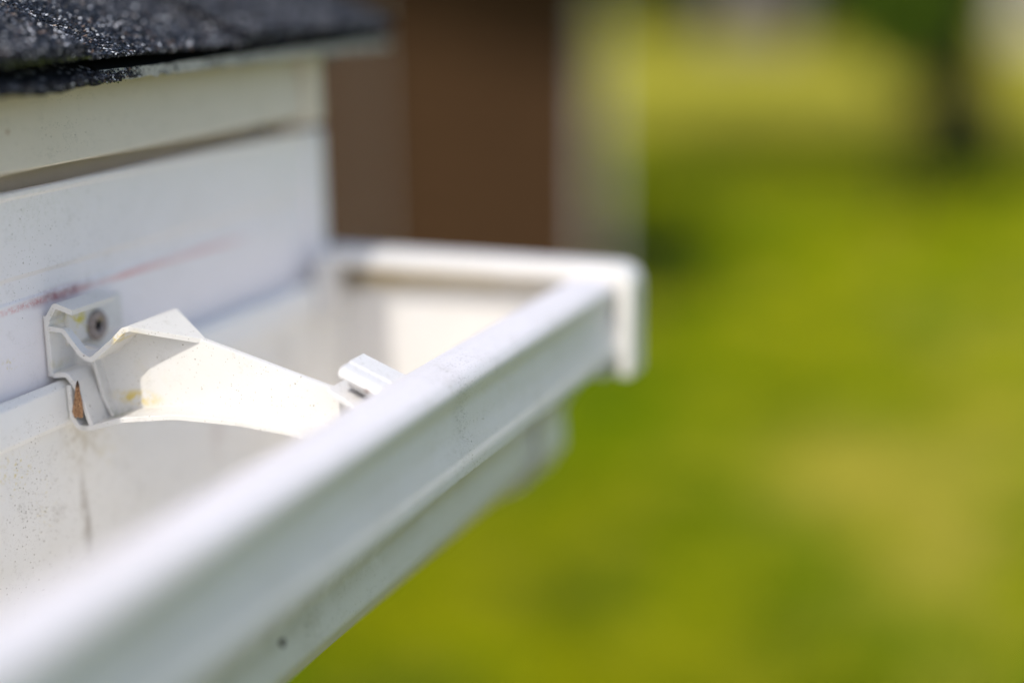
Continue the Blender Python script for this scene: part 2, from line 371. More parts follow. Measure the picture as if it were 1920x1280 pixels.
# ================================================================== far buildings
def gable(name, x0, x1, y0, y1, hw, hr, wm, rm, label, door=None, wins=(), trim=None):
    L = ((x0+x1)/2, (y0+y1)/2, 0); t = thing(name, L, label, 'building')
    xm = (x0+x1)/2
    V = [(x0, y0, -.1), (x1, y0, -.1), (x1, y1, -.1), (x0, y1, -.1), (x0, y0, hw), (x1, y0, hw), (x1, y1, hw), (x0, y1, hw), (xm, y0, hr), (xm, y1, hr)]
    meshobj('wall', V, [(0, 1, 5, 8, 4), (2, 3, 7, 9, 6), (1, 2, 6, 5), (3, 0, 4, 7), (0, 3, 2, 1)], wm, t, L)
    e = 0.25; th = 0.08; sl_ = (hr-hw)/(xm-x0)
    pts = [((x0-e)*1000, (hw-e*sl_-H)*1000+60), (xm*1000, (hr-H)*1000+60), ((x1+e)*1000, (hw-e*sl_-H)*1000+60)]
    v, f = strip_verts(pts, 80, (y0-e)*1000, (y1+e)*1000); meshobj('roof', v, f, rm, t, L)
    if door:
        a, b, h_ = door; dd = meshobj('door', *box_vf(a, b, y0-0.05, y0-0.004, 0.02, h_), M_DOOR, t, L)
        meshobj('handle', *box_vf(b-0.14, b-0.1, y0-0.1, y0-0.052, 1.0, 1.12), M_METAL, dd, L) if False else None
    for a, b, c, h_ in wins:
        wf = meshobj('window', *box_vf(a, b, y0-0.04, y0-0.004, c, h_), M_SASH, t, L)
        meshobj('pane', *box_vf(a+.07, b-.07, y0-0.05, y0-0.042, c+.07, h_-.07), M_GLASS, wf)
        wf.children[0].data.transform(Matrix.Translation((-L[0], -L[1], 0)))
    return t, L
M_TRIM = plain('white_paint', (0.72, 0.72, 0.68), 0.5, 1.0, 3, 0.06)
M_SASH = plain('grey_sash', (0.2, 0.19, 0.17), 0.6, 1.0, 3, 0.06)
M_DOOR = plain('dark_door', (0.06, 0.045, 0.035), 0.5, 1.0, 3, 0.15)
M_METAL = plain('dull_metal', (0.3, 0.3, 0.3), 0.4, 1.0, 3, 0.1, metallic=0.8)
M_GLASS = plain('window_glass', (0.02, 0.025, 0.03), 0.08, 1.0, 1, 0.05, spec=0.5)
M_ROOF = plain('dark_roofing', (0.05, 0.05, 0.052), 0.9, 1.0, 8, 0.3, 0.5, 0.02)
def siding(name, c, pitch=0.15):
    m = NT(name, (0, 0, 0), 1.0)
    k = m.ramp(m.noise(2.0, 4, 0.6, stretch=(1, 1, 6)), 0.3, 0.7)
    m.l(m.mix(k, tuple(x*0.75 for x in c), tuple(x*1.25 for x in c)), m.b.inputs['Base Color'])
    wv = m.math('FRACT', m.math('DIVIDE', m.sep.outputs[2], pitch))
    m.bump(m.math('SUBTRACT', 1.0, wv), 0.8, 0.02); m.b.inputs['Roughness'].default_value = 0.9; m.b.inputs['Specular IOR Level'].default_value = 0.08
    return m.m
M_BROWN = siding('brown_boards', (0.050, 0.0265, 0.0120)); M_GREY = siding('grey_boards', (0.13, 0.12, 0.11)); M_PALE = siding('pale_boards', (0.42, 0.40, 0.33))
gable('grey_shed', -11.6, -8.8, 48, 51, 2.1, 2.9, M_GREY, M_ROOF, 'grey boarded shed standing beyond the far lawn', door=(-10.6, -9.8, 1.9), wins=[(-11.4, -10.9, 1.0, 1.5), (-9.5, -9.0, 1.0, 1.5)])
gable('pale_cottage', -2.9, 4.1, 52, 59, 2.7, 4.6, M_PALE, M_ROOF, 'pale cottage beyond the lawn at the far right edge', door=(0.1, 1.1, 2.1), wins=[(-2.2, -1.0, 1.1, 2.1), (1.9, 3.1, 1.1, 2.1)])
M_POST = plain('weathered_white_paint', (0.5, 0.49, 0.46), 0.7, 1.0, 3, 0.1)
# brown outbuilding right behind the eave: boards are separate parts
bx0, bx1, by0, by1 = -8.2, -3.27, 11.2, 14.2; bL = (bx1, by0, 0)
ob = thing('brown_outbuilding', bL, 'brown timber outbuilding with white corner boards seen behind the end of the gutter', 'building')
meshobj('wall', *box_vf(bx0+.03, bx1-.03, by0+.03, by1, -.1, 2.55), M_BROWN, ob, bL)
hb = 0.2; me0 = None
for i in range(12):
    z0 = 0.05+i*hb
    V = [(bx0+.05, by0+0.004, z0), (bx1-.05, by0+0.004, z0), (bx1-.05, by0+0.022, z0+hb+0.015), (bx0+.05, by0+0.022, z0+hb+0.015),
         (bx0+.05, by0+0.028, z0), (bx1-.05, by0+0.028, z0), (bx1-.05, by0+0.029, z0+hb+0.015), (bx0+.05, by0+0.029, z0+hb+0.015)]
    meshobj('board', V, [(0, 1, 2, 3), (7, 6, 5, 4), (0, 4, 5, 1), (3, 2, 6, 7), (0, 3, 7, 4), (1, 5, 6, 2)], M_BROWN, ob, bL)
for x in (bx1-.06, bx0):
    meshobj('corner_board', *box_vf(x, x+.06, by0-.02, by0+.003, 0.0, 2.5), M_POST, ob, bL)
meshobj('corner_board', *box_vf(bx1-.03, bx1+.0, by0+.004, by0+.06, 0.0, 2.5), M_POST, ob, bL)
dn_ = meshobj('downspout', *box_vf(-5.10, -5.073, by0-.09, by0-.02, 0.1, 2.5), M_POST, ob, bL, bevel=0.01)
pts = [((bx0-.3)*1000, 2560-H*1000), ((bx0+bx1)/2*1000, 3300-H*1000), ((bx1+.28)*1000, 2560-H*1000)]
v, f = strip_verts(pts, 90, (by0-.8)*1000, (by1+.3)*1000); meshobj('roof', v, f, M_ROOF, ob, bL)
v, f = prism_verts([((bx0+.03)*1000, 2555-H*1000), ((bx1-.03)*1000, 2555-H*1000), ((bx0+bx1)/2*1000, 3230-H*1000)], by0*1000+30, by1*1000); meshobj('gable', v, f, M_BROWN, ob, bL)
ob.rotation_euler = (0, 0, math.radians(18.5))

# ================================================================== THE HOUSE: eave, fascia, roof
RED_Z = -92.9
hL = (-0.3, 0.5, 0.0)
house = thing('white_house', hL, 'white trimmed house eave with dark asphalt shingles above the gutter', 'house')
m_trim = plastic('eave_trim_vinyl', (0.655, 0.58, 0.48), hL, 0.5, specks=0.7, speck_size=0.07, dirt=0.8, grain=0.10, seed=1,
                 stains_and_shade=[((7, 345, -42), (20, 1.0, 1.0), (0.30, 0.13, 0.04), 0.9, 0, 0, 0), ((7, 355, -48), (20, 30, 12), (0.35, 0.28, 0.18), 0.45, 1.4, 0.58, 0.7)])
m_fas = plastic('fascia_vinyl', (0.82, 0.78, 0.785), hL, 0.42, specks=0.45, speck_size=0.05, dirt=0.5, grain=0.30, red=True, seed=2,
                stains_and_shade=[((0, 345, -108), (10, 14, 3.0), YEL, 0.5, 0.9, 0.52, 0.66), ((0, 358, -66), (10, 40, 12), (0.62, 0.60, 0.54), 0.4, 0.5, 0.45, 0.7), ((0, 392, -113), (10, 22, 7), (0.5, 0.47, 0.4), 0.5, 0.3, 0.4, 0.7)])
Y0, Y1 = -5000, 541.7
# upper trim (leans out, faces the ground a little)
v, f = prism_verts([(-18, -27), (5.2, -27), (8.0, -52.6), (7.6, -53.2), (6.4, -53.2), (4.6, -50), (-13, -50), (-13, -64), (-18, -64)], Y0, 521)
meshobj('eave_trim', v, f, m_trim, house, hL, bevel=0.0005)
v, f = prism_verts([(-18, -64.1), (-1.4, -64.1), (-1.4, -60.0), (-0.8, -59.4), (0.2, -59.4), (0.9, -60.0), (0.9, -61.2), (0.1, -62), (0.0, -83.5), (-0.9, -85), (-0.9, -90.5), (-0.5, -91.3), (-0.5, -196), (-18, -196)], Y0, 536)
meshobj('fascia', v, f, m_fas, house, hL, bevel=0.0003)
v, f = prism_verts([(-12, -61), (1.0, -61), (1.4, -62), (1.4, -112), (-12, -112)], 525, 537.6)
meshobj('corner_trim', v, f, m_fas, house, hL, bevel=0.0008)
v, f = prism_verts([(-12, -28), (9.4, -28), (9.6, -56), (-12, -60)], 511, 522.5)
meshobj('corner_trim', v, f, m_trim, house, hL, bevel=0.0008)
m_wall = siding('house_siding', (0.68, 0.67, 0.62), 0.12)
v, f = box_vf(-0.42, -0.0182, -5.0, 0.5, H-0.205, H-0.1965); meshobj('soffit', v, f, m_trim, house, hL)
rise = 0.42; xr_ = -3.6
zt = H-0.0295
def roofz(x): return H-0.0335 + rise*(0.0-x)
V = [(-0.42, -5, -0.1), (-6.8, -5, -0.1), (-6.8, 0.30, -0.1), (-0.42, 0.30, -0.1), (-0.42, -5, H-0.2055), (-6.8, -5, H-0.2055), (-6.8, 0.30, H-0.2055), (-0.42, 0.30, H-0.2055)]
meshobj('wall', V, [(0, 1, 2, 3), (4, 7, 6, 5), (0, 4, 5, 1), (1, 5, 6, 2), (2, 6, 7, 3), (3, 7, 4, 0)], m_wall, house, hL)
# gable infill + rake board
v, f = prism_verts([(-430, -195), (-20, -195), (-20, -45), (-3600, 1450), (-7180, -45), (-7180, -195)], 300, 520); 
meshobj('gable', v, f, m_wall, house, hL)
v, f = prism_verts([(-430, -195), (-20, -195), (-20, -45), (-3600, 1450), (-7180, -45), (-7180, -195)], -5000, -4900); meshobj('gable', v, f, m_wall, house, hL)
# roof deck
wood = plain('roof_deck_wood', (0.05, 0.035, 0.02), 0.9, 1000, 0.05, 0.2)
v, f = strip_verts([(3, -32), (-3600, -32+0.42*3603), (-7190, -32)], 6, Y0-20, 545)
deck = meshobj('roof', v, f, wood, house, hL); tag(deck, 'dark asphalt shingle roof')

def shingle_mat(name, seed):
    m = NT(name, hL, 1000)
    v = m.n('ShaderNodeTexVoronoi'); v.inputs['Scale'].default_value = 0.75; m.l(m.p, v.inputs['Vector'])
    sc = m.n('ShaderNodeSeparateColor'); m.l(v.outputs['Color'], sc.inputs[0])
    c = m.mix(sc.outputs[0], (0.002, 0.0025, 0.0035), (0.018, 0.019, 0.025))
    c = m.mix(m.math('GREATER_THAN', sc.outputs[1], 0.9), c, (0.20, 0.20, 0.22))
    m.l(c, m.b.inputs['Base Color']); m.b.inputs['Roughness'].default_value = 0.8; m.b.inputs['Specular IOR Level'].default_value = 0.1
    m.bump(m.math('SUBTRACT', 1.0, v.outputs['Distance']), 1.0, 0.0012)
    return m.m
m_sh = shingle_mat('asphalt_shingle', 0)
m_gap = plain('gap_shade', (0.006, 0.006, 0.006), 0.9, 1000, 1.0, 0.3, org=hL, spec=0.05)  # near-black starter top paints the shade in the gap below the shingles
m_st = plain('starter_strip_felt', (0.40, 0.39, 0.37), 0.8, 1000, 1.2, 0.5, 0.8, 0.0006, org=hL)
def shingle(y0, y1, zedge, x_edge, th, up, seed, step=2.5, rough=0.45, droop=None, label=None, z_extra=0, mat=None, edge=None):
    """a sheet of asphalt felt: lower edge at x_edge, running 'up' mm up the slope"""
    r = random.Random(seed); n = max(4, int((y1-y0)/step)); V = []; Fc = []
    us = [0, 2, 8, 30, up]
    dx = 0; dz = 0; prof = []
    for i in range(n+1):
        dx = dx*0.75 + r.uniform(-1, 1)*rough; dz = dz*0.8 + r.uniform(-1, 1)*rough*0.35; prof.append((dx, dz))
    for i in range(n+1):
        y = y0+(y1-y0)*i/n; jx, jz = prof[i]
        for k, u in enumerate(us):
            fade = max(0, 1-u/12); x = x_edge+jx*fade-u; z = zedge+jz*fade+rise*u
            if droop: z += droop(y, u)
            V.append(mm(x, y, z)); 
        for k, u in enumerate(us):
            fade = max(0, 1-u/12); x = x_edge+jx*fade-u-(0.3 if k == 0 else 0); z = zedge+jz*fade+rise*u-th*(1+0.15*r.uniform(-1, 1))
            if droop: z += droop(y, u)
            V.append(mm(x, y, z))
    K = len(us); W = 2*K
    for i in range(n):
        a, b = i*W, (i+1)*W
        for k in range(K-1):
            Fc.append((a+k, a+k+1, b+k+1, b+k)); Fc.append((a+K+k, b+K+k, b+K+k+1, a+K+k+1))
        Fc.append((a, b, b+K, a+K)); Fc.append((a+K-1, a+W-1, b+W-1, b+K-1))
    for a in (0, n*W):
        for k in range(K-1): Fc.append((a+k, a+k+1, a+K+k+1, a+K+k))
    o = meshobj('shingle', V, Fc, mat or m_sh, deck, hL)
    if label: o['label'] = label
    if edge:
        o.data.materials.append(edge)
        for i in range(n): o.data.polygons[i*(2*(K-1)+2)+2*(K-1)].material_index = 1
    return o
# base course, pieces butted end to end, laminated tabs on top, starter strip below
ZB = -22.9
SH = []
for a, b in ((-900, 30), (31, 563)):
    SH.append((a, b, ZB, 20.0)); shingle(a, b, ZB, 20.0, 1.0, 160, int(a)+1000)
TABS = [(-620, -480), (-300, -160), (-20, 120), (196, 365.4), (451, 563.2)]
for i, (a, b) in enumerate(TABS):
    shingle(a, b, ZB+2.9, 20.3, 2.8, 150, 70+i)
shingle(-900, 372, -27.2, 15.5, 2.6, 120, 97, rough=0.3)
shingle(372.3, 563.4, -27.0, 18.4, 3.2, 120, 90, rough=0.35, mat=m_gap, edge=m_st, label='pale weathered starter strip under the dark shingles')
# curled, torn strip of the starter course hanging at the left
def droop(y, u):
    t = max(0, min(1, (y-262)/60)); e = max(0, min(1, (384-y)/14))
    return -1.6*t*math.exp(-u/15) - (0.8*math.exp(-u/15) if y < 372 else 0)
shingle(250, 381, -27.2, 20.2, 1.5, 60, 133, step=1.6, rough=0.9, droop=droop, label='torn shingle edge curling below the starter strip')
# upper courses to the ridge
for c in range(1, 26):
    up0 = c*140*0.922
    if c < 3: 
        for a, b in ((-900, 30-200*(c % 2)), (31-200*(c % 2), 563)):
            shingle(a, b, ZB+rise*up0+3.0, 20-up0, 2.6, 150, 200+c*3+int(a/100), step=6)
    else:
        shingle(-5000, 563, ZB+rise*up0+3.0, 20-up0, 2.6, 150, 200+c, step=60)
for c in range(0, 28):
    x0 = -7200+c*129; z0 = ZB+rise*(x0+7200)+3-3
    v, f = strip_verts([(x0, z0), (x0+150, z0+rise*150)], 2.6, -5000, 563); meshobj('shingle', v, f, m_sh, deck, hL)
# mineral granules on the courses in view
def granules(n, area, size):
    V = []; Fc = []; vi = 0; pal = []
    base = np.array([[1, 0, 0], [-1, 0, 0], [0, 1, 0], [0, -1, 0], [0, 0, 1], [0, 0, -1]], float)
    tri = [(0, 2, 4), (2, 1, 4), (1, 3, 4), (3, 0, 4), (2, 0, 5), (1, 2, 5), (3, 1, 5), (0, 3, 5)]
    x0, x1, y0, y1 = area
    X = x0+rng.random(n)*(x1-x0); Yp = y0+rng.random(n)*(y1-y0)
    s = size*(0.5+rng.random(n)*0.9)
    onTab = np.zeros(n, bool)
    for a, b in TABS: onTab |= (Yp > a) & (Yp < b)
    Z = np.where(onTab, ZB+2.9, ZB) + rise*(20-X) + s*0.25
    q = rng.normal(size=(n, 4)); q /= np.linalg.norm(q, axis=1)[:, None]
    w_, a_, b_, c_ = q.T
    Rm = np.stack([1-2*(b_*b_+c_*c_), 2*(a_*b_-c_*w_), 2*(a_*c_+b_*w_), 2*(a_*b_+c_*w_), 1-2*(a_*a_+c_*c_), 2*(b_*c_-a_*w_), 2*(a_*c_-b_*w_), 2*(b_*c_+a_*w_), 1-2*(a_*a_+b_*b_)], 1).reshape(n, 3, 3)
    loc = base[None]*(0.6+0.7*rng.random((n, 6, 1)))*s[:, None, None]
    P = np.einsum('nij,nkj->nki', Rm, loc); P[:, :, 2] *= 0.7
    P += np.stack([X, Yp, Z], 1)[:, None]
    P = P*0.001 + np.array([0, 0, H]) - np.array(hL)
    T = (np.array(tri)[None]+6*np.arange(n)[:, None, None]).reshape(-1, 3)
    return P.reshape(-1, 3), T
def gran_edge(n, y0, y1, x_, z0, z1, size):
    """granules on a cut edge"""
    base = np.array([[1, 0, 0], [-1, 0, 0], [0, 1, 0], [0, -1, 0], [0, 0, 1], [0, 0, -1]], float)
    tri = [(0, 2, 4), (2, 1, 4), (1, 3, 4), (3, 0, 4), (2, 0, 5), (1, 2, 5), (3, 1, 5), (0, 3, 5)]
    s = size*(0.5+rng.random(n)); loc = base[None]*(0.6+0.7*rng.random((n, 6, 1)))*s[:, None, None]
    P = loc + np.stack([x_+rng.normal(size=n)*0.2, y0+rng.random(n)*(y1-y0), z0+rng.random(n)*(z1-z0)], 1)[:, None]
    P = P*0.001 + np.array([0, 0, H]) - np.array(hL)
    return P.reshape(-1, 3), (np.array(tri)[None]+6*np.arange(n)[:, None, None]).reshape(-1, 3)
sets = [granules(15000, (-28, 20.2, 300, 452), 0.60), granules(9000, (-80, 20.2, 452, 563), 0.6), granules(6000, (-25, 20.2, 200, 300), 0.6),
        gran_edge(900, 200, 365, 20.3, ZB+0.3, ZB+2.6, 0.4), gran_edge(260, 380, 470, 18.3, -30.0, -27.4, 0.30), gran_edge(300, 360, 392, 18.6, -30.0, -27.2, 0.36), gran_edge(700, 250, 380, 20.2, -30.5, -28.6, 0.42),
        gran_edge(700, 365, 563, 20.1, ZB-0.8, ZB+0.2, 0.35)]
P, T, k = [], [], 0
for p, t_ in sets: P.append(p); T.append(t_+k); k += len(p)
P = np.concatenate(P); T = np.concatenate(T)
me = bpy.data.meshes.new('granules'); me.from_pydata(P.tolist(), [], T.tolist())
isl = np.repeat(rng.random(len(P)//6), 8)
m = NT('roof_granules', hL)
at = m.n('ShaderNodeAttribute'); at.attribute_name = 'tone'; at.attribute_type = 'GEOMETRY'
cr = m.n('ShaderNodeValToRGB'); cr.color_ramp.interpolation = 'CONSTANT'; m.l(at.outputs['Fac'], cr.inputs[0])
E_ = cr.color_ramp.elements; E_[0].position = 0; E_[0].color = (0.004, 0.005, 0.008, 1); E_[1].position = 0.45; E_[1].color = (0.010, 0.011, 0.016, 1)
for p_, c_ in ((0.70, (0.034, 0.037, 0.048)), (0.86, (0.15, 0.16, 0.19)), (0.93, (0.55, 0.56, 0.60)), (0.975, (0.12, 0.08, 0.06))):
    e = E_.new(p_); e.color = (*c_, 1)
m.l(cr.outputs[0], m.b.inputs['Base Color']); m.b.inputs['Roughness'].default_value = 0.38; m.b.inputs['Specular IOR Level'].default_value = 0.3
me.materials.append(m.m)
a_ = me.attributes.new('tone', 'FLOAT', 'FACE'); a_.data.foreach_set('value', isl.astype(np.float32))
go = link(bpy.data.objects.new('granules', me), deck); tag(go, kind='stuff')
# a little moss along the tab edge
mo = plain('moss', (0.07, 0.085, 0.022), 0.9, 1000, 0.8, 0.4)
ps = [gran_edge(110, 318, 366, 20.6, ZB-0.5, ZB+0.5, 0.3), gran_edge(22, 360, 382, 20.4, -30.8, -29.8, 0.3)]
P = np.concatenate([ps[0][0], ps[1][0]]); T = np.concatenate([ps[0][1], ps[1][1]+len(ps[0][0])])
me = bpy.data.meshes.new('moss'); me.from_pydata(P.tolist(), [], T.tolist()); me.materials.append(mo); tag(link(bpy.data.objects.new('moss', me), deck), kind='stuff')

# ================================================================== THE GUTTER
gL = (0.06, 0.3, H-0.2)
gut = thing('white_gutter', gL, 'white plastic rain gutter hanging below the eave, yellowed and speckled with dirt', 'gutter')
m_in = plastic('gutter_vinyl_inside', (0.84, 0.825, 0.785), gL, 0.4, specks=1.0, speck_size=0.06, dirt=0.9, grain=0.18, seed=4, stains_and_shade=[
    ((4.9, 369, -152), (12, 2.4, 3), (0.42, 0.36, 0.28), 0.0, 0, 0, 0),
    ((4.9, 369.5, -160), (14, 3.0, 20), (0.30, 0.25, 0.19), 0.55, 0.25, 0.30, 0.60),
    ((4.9, 371.0, -166), (14, 2.0, 13), (0.20, 0.16, 0.12), 0.45, 0.0, 0.30, 0.60),
    ((4.9, 446, -158), (14, 5, 14), (0.40, 0.27, 0.22), 0.6, 0.12, 0.3, 0.7),
    ((4.9, 339, -138), (10, 12, 9), YEL, 0.85, 0.8, 0.55, 0.66), ((4.9, 352, -150), (10, 10, 20), YEL, 0.5, 0.8, 0.58, 0.7),
    ((4.9, 348, -150), (12, 22, 26), (0.26, 0.22, 0.16), 0.8, 1.6, 0.56, 0.68), ((4.9, 372, -138), (12, 16, 12), (0.50, 0.44, 0.33), 0.6, 0.3, 0.40, 0.65), ((4.9, 500, -150), (14, 60, 40), (0.50, 0.46, 0.38), 0.5, 0.06, 0.35, 0.7), ((4.9, 383, -142), (12, 8, 12), YEL, 0.35, 0.4, 0.5, 0.7),
    ((20, 546, -124), (60, 14, 6), TAN, 0.8, 0.1, 0.25, 0.6)])
m_out = plastic('gutter_vinyl_outside', (0.72, 0.688, 0.70), gL, 0.36, specks=0.8, speck_size=0.045, dirt=0.8, grain=0.15, seed=5, stains_and_shade=[
    ((122.5, 386, -120), (8, 8, 24), (0.05, 0.045, 0.04), 1.0, 2.4, 0.565, 0.61), ((122.5, 384, -126), (8, 16, 20), (0.12, 0.11, 0.10), 0.8, 3.5, 0.62, 0.67), ((122.5, 392, -117), (8, 14, 5), (0.15, 0.14, 0.12), 0.8, 2.6, 0.58, 0.68),
    ((122.5, 378, -134), (8, 13, 9), (0.35, 0.34, 0.3), 0.5, 1.0, 0.5, 0.68), ((122, 375, -139.6), (8, 50, 1.0), (0.22, 0.17, 0.08), 0.5, 0.5, 0.4, 0.65),
    ((116, 396, -110), (14, 40, 5), (0.16, 0.15, 0.14), 0.7, 2.2, 0.58, 0.64),
    ((93, 343, -170), (10, 14, 16), (0.06, 0.05, 0.04), 1.0, 2.2, 0.555, 0.61), ((94, 290, -160), (16, 300, 17), (0.30, 0.28, 0.20), 0.85, 0.12, 0.22, 0.58), ((98, 300, -158), (9, 2.4, 2), (0.30, 0.22, 0.15), 0.7, 0.5, 0.3, 0.5)])  # the long olive band paints the shade under the front lip
GY0, GY1 = -900, 545
# front rim and front face: one rolled moulding
rim = fillet([(121.4, -138.6), (118.4, -119.6), (106.4, -119.0), (105.6, -113.0), (108.6, -109.6), (114, -109.0), (120.6, -111.4), (122.8, -114.8), (120.9, -120.6), (121.5, -128), (123.7, -136.5), (123.6, -139.7), (122.4, -140.5)],
             [0, 2, 0.6, 3, 3, 5, 5, 4, 10, 30, 16, 0.5, 0], 5)
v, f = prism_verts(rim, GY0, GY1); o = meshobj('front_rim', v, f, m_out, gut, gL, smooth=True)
prof = fillet([(121.6, -139.9), (107, -142.2), (104.5, -146.5), (95.0, -160), (92.4, -168), (93.4, -175), (93.9, -179.5), (87.5, -188.5), (74, -196.5), (60, -199.8), (12, -200.5), (2.5, -190), (2.5, -129.4)], [0, 1.2, 6, 20, 6, 6, 4, 12, 12, 10, 8, 9, 0], 6)
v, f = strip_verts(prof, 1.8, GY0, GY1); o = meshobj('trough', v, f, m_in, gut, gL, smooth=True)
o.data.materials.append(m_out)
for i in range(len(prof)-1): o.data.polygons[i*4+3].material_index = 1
bead = fillet([(1.0, -129.8), (1.0, -117.6), (3.2, -116.6), (5.6, -118.2), (6.0, -128.6), (5.2, -130.0), (1.0, -129.9)], [0, .4, 1.2, 1.6, 1.0, .4, 0], 4)[:-1]
v, f = prism_verts(bead, GY0, GY1); meshobj('rear_rim', v, f, m_in, gut, gL, smooth=True)
# end cap
m_cap = plastic('end_cap_vinyl', (0.71, 0.69, 0.665), gL, 0.4, specks=0.3, dirt=0.6, grain=0.1, seed=7, stains_and_shade=[
    ((22, 543, -118), (36, 10, 8), (0.42, 0.30, 0.10), 1.0, 0.10, 0.15, 0.5), ((6, 543, -119), (14, 12, 11), (0.10, 0.07, 0.035), 0.95, 0.2, 0.2, 0.5), ((58, 543, -117.5), (55, 10, 7), (0.50, 0.38, 0.18), 0.9, 0.08, 0.2, 0.55)])
cap = bpy.data.objects.new('end_cap', None)
outl = fillet([(-0.6, -113), (-0.6, -108.2), (60, -108.0), (125.2, -108.0), (125.4, -146), (110.4, -146.8), (107.6, -150.4), (98.0, -162.5), (96.2, -168), (97.0, -174), (97.3, -181.2), (90, -191.6), (75, -199.7), (60, -203.2), (10, -204), (-0.6, -191), (-0.6, -113)],
              [0, 1.2, 0, 7, 4, 2, 3, 16, 6, 6, 4, 12, 12, 10, 9, 9, 0], 6)[:-1]
v, f = prism_verts(outl, 543.6, 546.4)
capo = meshobj('end_cap', v, f, m_cap, gut, gL, bevel=0.0005)
colr = fillet([(121.5, -144.8), (109.6, -145.2), (106.6, -149.4), (97.0, -162), (95.2, -168), (96.0, -174.4), (96.3, -180.6), (89.2, -190.6), (74.6, -198.6), (60, -202.0), (10, -202.8), (0.3, -190.5), (0.3, -150)],
              [0, 2, 3, 16, 6, 6, 4, 12, 12, 10, 9, 9, 0], 6)
v, f = strip_verts(colr, 1.8, 520, 543.5); meshobj('collar', v, f, m_cap, capo, gL, smooth=True)
rl = fillet([(-0.4, -110.1), (105, -110.1), (125.4, -110.2), (125.4, -148.0)], [0, 0, 5.5, 0], 8)
v, f = strip_verts(rl, 6.0, 530.5, 546.8); meshobj('rolled_edge', v, f, m_cap, capo, gL, smooth=True, bevel=0.0012)
cv = fillet([(7.0, -108.4), (7.2, -116), (7.2, -131), (1.2, -131.4)], [0, 1, 1, 0], 3)
v, f = strip_verts(cv, 1.6, 517, 543.7); meshobj('rear_clasp', v, f, m_cap, capo, gL, smooth=True)

# ================================================================== THE BRACKET
kL = (0.012, 0.374, H-0.12)
brk = thing('gutter_bracket', kL, 'white plastic gutter bracket screwed to the fascia and spanning the trough', 'bracket')
def bp(name, seed, base=(0.69, 0.675, 0.645), extra=(), specks=0.6):
    return plastic(name, base, kL, 0.38, specks=specks, speck_size=0.05, dirt=0.55, grain=0.15, seed=seed, stains_and_shade=[
        ((4, 374, -102), (7, 13, 8), (0.62, 0.54, 0.06), 0.95, 0.42, 0.53, 0.60), ((4, 384, -109.5), (6, 6, 2.5), (0.34, 0.32, 0.2), 0.7, 0.6, 0.35, 0.6), ((27, 364, -102), (9, 11, 3.6), (0.62, 0.48, 0.12), 0.9, 0.4, 0.42, 0.58),
        ((23, 373, -122.8), (11, 4, 3.4), (0.66, 0.50, 0.08), 0.95, 0.35, 0.36, 0.55), ((19, 369, -127.3), (6, 6, 3.2), (0.10, 0.12, 0.03), 0.9, 0.8, 0.40, 0.56), ((27, 367, -126), (10, 6, 3), (0.30, 0.22, 0.13), 0.5, 0.3, 0.45, 0.6),
        ((10.5, 373, -123.0), (4, 5, 5), (0.24, 0.19, 0.14), 0.8, 0.35, 0.30, 0.55), ((4, 364, -112), (4, 10, 3), (0.48, 0.42, 0.16), 0.7, 0.4, 0.4, 0.6),
        ((5, 368, -96.5), (5, 12, 2.5), (0.34, 0.31, 0.12), 0.6, 0.35, 0.35, 0.6), ((30, 373, -114), (16, 4, 8), (0.66, 0.60, 0.46), 0.35, 0.2, 0.4, 0.7),
        ((11.5, 366, -130), (3, 6, 2.5), (0.10, 0.10, 0.04), 0.9, 0.6, 0.3, 0.5)] + list(extra))
m_br = bp('bracket_vinyl', 11)
YF, YB = 361.7, 387.0
v, f = strip_verts(fillet([(1.5, -99.6), (1.3, -98.4), (4.4, -93.9), (10.4, -95.6)], [0, .6, 1.2, 0], 4), 1.6, YF+0.05, 382.5)
meshobj('top_flange', v, f, m_br, brk, kL, smooth=True, bevel=0.00028)
v, f = strip_verts([(1.0, -115.5), (1.0, -107), (1.0, -97.2)], 1.7, YF, 392)
pl = meshobj('back_plate', v, f, m_br, brk, kL, smooth=True, bevel=0.00028)
pts = fillet([(1.6, -100.9), (6.6, -101.2), (12.0, -107.6), (15.4, -109.6), (23.8, -102.9), (27.4, -99.5), (29.4, -99.1), (46.4, -104.1)], [0, 1.2, 3, 2.4, 3, 1.5, 1, 0], 4)
def taper(y_edge, y_end): return [y_edge if x < 29 else y_edge+(y_end-y_edge)*(x-29)/(45.2-29) for x, z in pts]
back = [364.5 if x < 11.5 else (364.5+(x-11.5)/5*9 if x < 16.5 else (373.5+(x-16.5)/5*13.5 if x < 21.5 else (387 if x < 29 else 387-11.6*(x-29)/16.2))) for x, z in pts]
v, f = strip_verts(pts, 1.5, taper(YF, 372.7), back); meshobj('upper_flange', v, f, m_br, brk, kL, smooth=True, bevel=0.00025)
pts = fillet([(7.0, -117.6), (7.3, -127.4), (9.6, -130.3), (13.0, -130.2), (25, -126.5), (43, -123.9), (64, -123.8), (84, -125.4), (100, -128.4), (107, -130.5)], [0, 2, 2, 3, 20, 40, 40, 30, 10, 0], 5)
v, f = strip_verts(pts, 1.7, YF, YB); meshobj('lower_flange', v, f, m_br, brk, kL, smooth=True, bevel=0.0003)
pts = fillet([(1.6, -115.2), (6.4, -114.5), (8.8, -117.2), (11.4, -122.5), (13.8, -129.4)], [0, 1.5, 2, 3, 0], 4)
v, f = strip_verts(pts, 1.6, YF+0.2, YB-0.2); meshobj('hook', v, f, m_br, brk, kL, smooth=True, bevel=0.0003)
